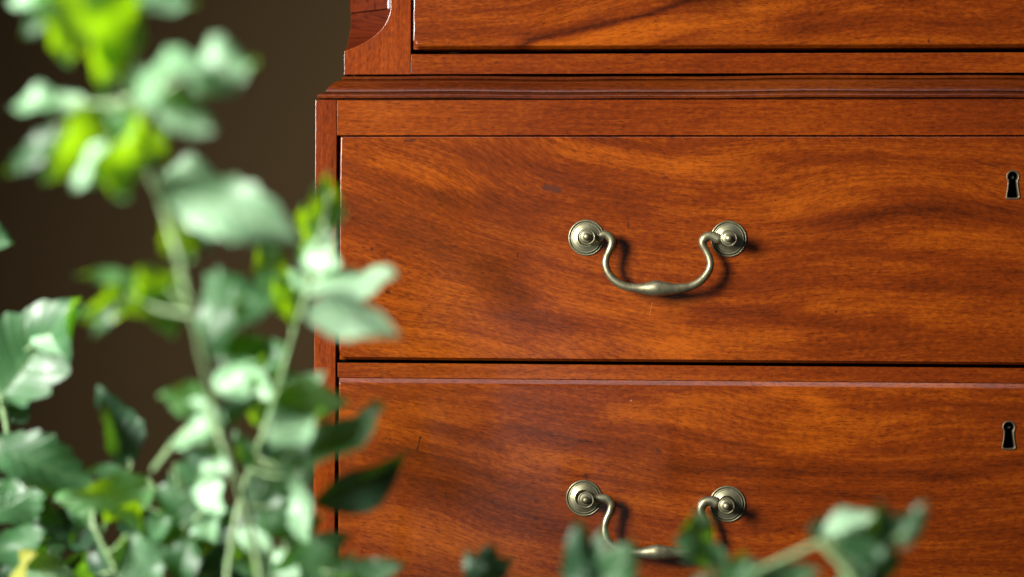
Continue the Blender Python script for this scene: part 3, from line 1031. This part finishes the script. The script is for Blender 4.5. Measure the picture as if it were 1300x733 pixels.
# B: the second stem, crossing the chest's left edge
B = Branch('leafy branch crossing the left edge of the chest, pale leaves over the middle drawer',
           [(418, 245, -.36), (408, 300, -.36), (390, 368, -.35), (370, 432, -.34), (354, 490, -.33), (334, 552, -.32), (314, 606, -.31), (296, 680, -.31), (285, 770, -.31), (280, 900, -.31)], 0.0016)
for a in [
    (404, 300, 415, 222, 46, 'G', -.36, M_YOUNG), (402, 312, 430, 258, 34, 'M', -.352), (392, 330, 384, 262, 26, 'L', -.35), (404, 352, 414, 300, 44, 'P', -.36), (386, 345, 392, 300, 30, 'M', -.345),
    (388, 374, 497, 346, 56, 'W', -.37, None, 0, .2, .05, .1), (384, 398, 506, 424, 58, 'W', -.405, M_PALE, 0, .14, .1, .05), (376, 400, 328, 306, 44, 'L', -.335), (372, 420, 345, 352, 34, 'L', -.34),
    (386, 372, 368, 340, 20, 'P', -.33), (366, 452, 306, 446, 48, 'M', -.33), (358, 480, 330, 425, 40, 'L', -.325),
    (350, 505, 440, 513, 66, 'G', -.34, M_YOUNG), (345, 520, 402, 468, 40, 'P', -.33), (338, 556, 410, 522, 60, 'W', -.345, None, 0, .2, .1, .05), (330, 540, 318, 478, 38, 'L', -.32), (345, 508, 306, 450, 36, 'P', -.325),
    (352, 470, 372, 502, 36, 'M', -.32),
    (384, 602, 478, 513, 60, 'P', -.335, M_LEAF, 0, .2, .1, .1), (398, 636, 517, 594, 54, 'D', -.30, None, 0, .05), (352, 590, 406, 552, 46, 'M', -.325),
    (376, 596, 392, 692, 38, 'P', -.31), (312, 632, 392, 604, 76, 'M', -.30), (318, 640, 388, 668, 60, 'M', -.305), (330, 560, 376, 596, 40, 'D', -.31),
    (322, 596, 300, 548, 30, 'G', -.32),
]:
    B.leaf(*a)
B.done()

# C: the sprig at the left edge
C = Branch('sprig at the left picture edge with two broad veined blue-green leaves',
           [(-30, 300, -.22), (-18, 380, -.22), (-4, 470, -.22), (8, 540, -.22), (20, 620, -.22), (34, 700, -.22), (40, 770, -.22), (45, 900, -.22)], 0.0020)
for a in [
    (-38, 292, 14, 308, 44, 'M', -.24), (2, 505, 94, 384, 112, 'M', -.24, M_LEAF, -.02, .24, .35, .10), (40, 440, 106, 398, 40, 'P', -.25, None, 0, .1), (4, 480, 30, 410, 60, 'M', -.23),
    (-12, 560, 114, 606, 84, 'P', -.25, M_LEAF, 0, .22, .4, .14), (10, 540, 34, 505, 34, 'D', -.21), (4, 500, -8, 530, 30, 'M', -.22),
    (-14, 655, 60, 608, 66, 'M', -.23), (-16, 700, 58, 676, 60, 'M', -.235), (20, 640, 72, 610, 44, 'M', -.215), (22, 690, 92, 752, 58, 'P', -.23),
    (14, 745, 44, 702, 26, 'P', -.25, M_YELL), (-10, 610, 30, 650, 50, 'M', -.20), (34, 735, 76, 690, 40, 'M', -.21), (-8, 745, 14, 700, 40, 'D', -.22),
    (40, 690, 98, 652, 40, 'D', -.20), (30, 640, 78, 665, 34, 'G', -.21), (36, 760, 130, 700, 40, 'D', -.19),
]:
    C.leaf(*a)
C.done()

# D: the dense low sprig in the corner
D = Branch('dense low sprig at the bottom left, dark leaf standing up against the wall',
           [(128, 640, -.26), (118, 662, -.27), (148, 725, -.27), (190, 790, -.27), (220, 900, -.27)], 0.0018,
           [([(235, 660, -.27), (232, 710, -.27), (225, 780, -.27)], .0015)])
for a in [
    (166, 592, 134, 490, 60, 'G', -.27, M_DEEP, 0, .12, .45, .2), (196, 618, 72, 640, 66, 'G', -.27, M_YOUNG), (180, 640, 132, 664, 34, 'L', -.275), (190, 610, 110, 600, 40, 'G', -.265),
    (282, 640, 196, 622, 70, 'M', -.28, None, 0, .34), (258, 650, 284, 612, 44, 'P', -.29), (250, 655, 272, 690, 40, 'P', -.28, None, 0, .3), (232, 690, 208, 636, 40, 'G', -.27), (218, 650, 184, 690, 34, 'M', -.275),
    (160, 680, 204, 752, 66, 'M', -.285), (228, 740, 246, 682, 50, 'M', -.28), (215, 720, 180, 660, 38, 'M', -.27), (248, 720, 262, 660, 32, 'L', -.262),
    (232, 600, 276, 572, 34, 'M', -.28), (222, 592, 280, 610, 32, 'M', -.283), (120, 655, 90, 690, 40, 'D', -.25), (150, 730, 110, 690, 44, 'D', -.25), (245, 650, 300, 660, 44, 'M', -.26),
    (250, 760, 300, 690, 56, 'D', -.25), (200, 740, 150, 752, 44, 'D', -.25), (100, 752, 130, 690, 40, 'G', -.24), (260, 700, 320, 742, 40, 'D', -.24), (115, 668, 84, 640, 24, 'M', -.262),
    (60, 700, 120, 660, 60, 'D', -.16), (200, 700, 150, 640, 60, 'D', -.20), (300, 745, 230, 690, 70, 'D', -.20), (330, 700, 270, 650, 60, 'D', -.22), (20, 720, 60, 650, 60, 'D', -.15),
    (215, 600, 250, 640, 36, 'D', -.255), (140, 660, 190, 650, 36, 'D', -.25), (180, 700, 120, 740, 50, 'D', -.24),
]:
    D.leaf(*a)
D.done()

# E: low sprig below the chest's left edge
E = Branch('low sprig below the left edge of the lower drawer with broad mid-green leaves',
           [(400, 690, -.30), (380, 720, -.30), (360, 770, -.30), (350, 900, -.30)], 0.0016)
for a in [
    (345, 732, 446, 706, 60, 'G', -.31), (425, 728, 512, 716, 38, 'M', -.315), (372, 712, 440, 678, 40, 'M', -.30), (350, 745, 318, 690, 40, 'G', -.29), (380, 740, 345, 700, 36, 'P', -.31),
    (390, 750, 470, 740, 50, 'G', -.32), (345, 700, 300, 672, 40, 'P', -.295), (360, 690, 405, 650, 34, 'G', -.29), (330, 690, 290, 728, 46, 'G', -.28),
]:
    E.leaf(*a)
E.done()

# the sprigs along the bottom edge, in front of the lower drawer
F = Branch('small two-leaf sprig tip at the bottom edge left of the lower handle',
           [(616, 722, -.30), (618, 770, -.30), (622, 900, -.30)], 0.0014)
for a in [(612, 748, 592, 700, 34, 'D', -.31), (620, 748, 628, 692, 36, 'G', -.30, M_DEEP), (616, 745, 652, 712, 28, 'D', -.29)]:
    F.leaf(*a)
F.done()
G = Branch('leafy sprig tip covering the left end of the lower bail handle',
           [(748, 712, -.36), (750, 770, -.36), (754, 900, -.36)], 0.0016)
for a in [(742, 765, 737, 662, 52, 'D', -.37, None, 0, .05, -.5), (744, 765, 802, 690, 66, 'M', -.365, M_LEAF, 0, .05, .05, .05), (746, 755, 764, 672, 30, 'M', -.35)]:
    G.leaf(*a)
G.done()
H = Branch('leafy sprig tip covering the right end of the lower bail handle',
           [(898, 700, -.33), (906, 760, -.33), (912, 900, -.33)], 0.0013)
for a in [(896, 722, 880, 652, 52, 'G', -.335, M_LEAF, 0, .05), (892, 686, 924, 722, 34, 'D', -.33, M_LEAF, 0, .05), (885, 700, 868, 715, 28, 'D', -.325), (906, 745, 872, 738, 24, 'M', -.33)]:
    H.leaf(*a)
H.done()
K = Branch('leaning leafy spray at the bottom right with cut pale stem below the keyhole',
           [(1050, 684, -.38), (1010, 703, -.38), (960, 727, -.38), (900, 765, -.38), (840, 830, -.38)], 0.0021,
           [([(1042, 690, -.38), (1064, 712, -.38), (1088, 745, -.38), (1110, 800, -.38)], .0021), ([(1045, 686, -.38), (1085, 680, -.38), (1118, 682, -.38)], .0015)])
for a in [
    (1042, 690, 1040, 654, 28, 'D', -.375), (1044, 676, 1112, 656, 34, 'P', -.385), (1056, 690, 1128, 700, 56, 'M', -.39), (1112, 694, 1124, 640, 46, 'D', -.395), (1118, 690, 1172, 654, 46, 'M', -.385, M_LEAF, 0, .1, .1, .1),
    (1062, 700, 1140, 706, 46, 'M', -.392, M_LEAF, 0, .1, .1, .1), (1148, 678, 1174, 636, 22, 'M', -.40), (1080, 745, 1150, 716, 40, 'D', -.37), (1062, 742, 1110, 715, 30, 'M', -.38),
    (918, 762, 946, 704, 54, 'M', -.39), (960, 740, 1040, 724, 40, 'M', -.38), (930, 745, 985, 716, 40, 'D', -.37), (1094, 700, 1140, 720, 34, 'M', -.38),
]:
    K.leaf(*a)
K.done()
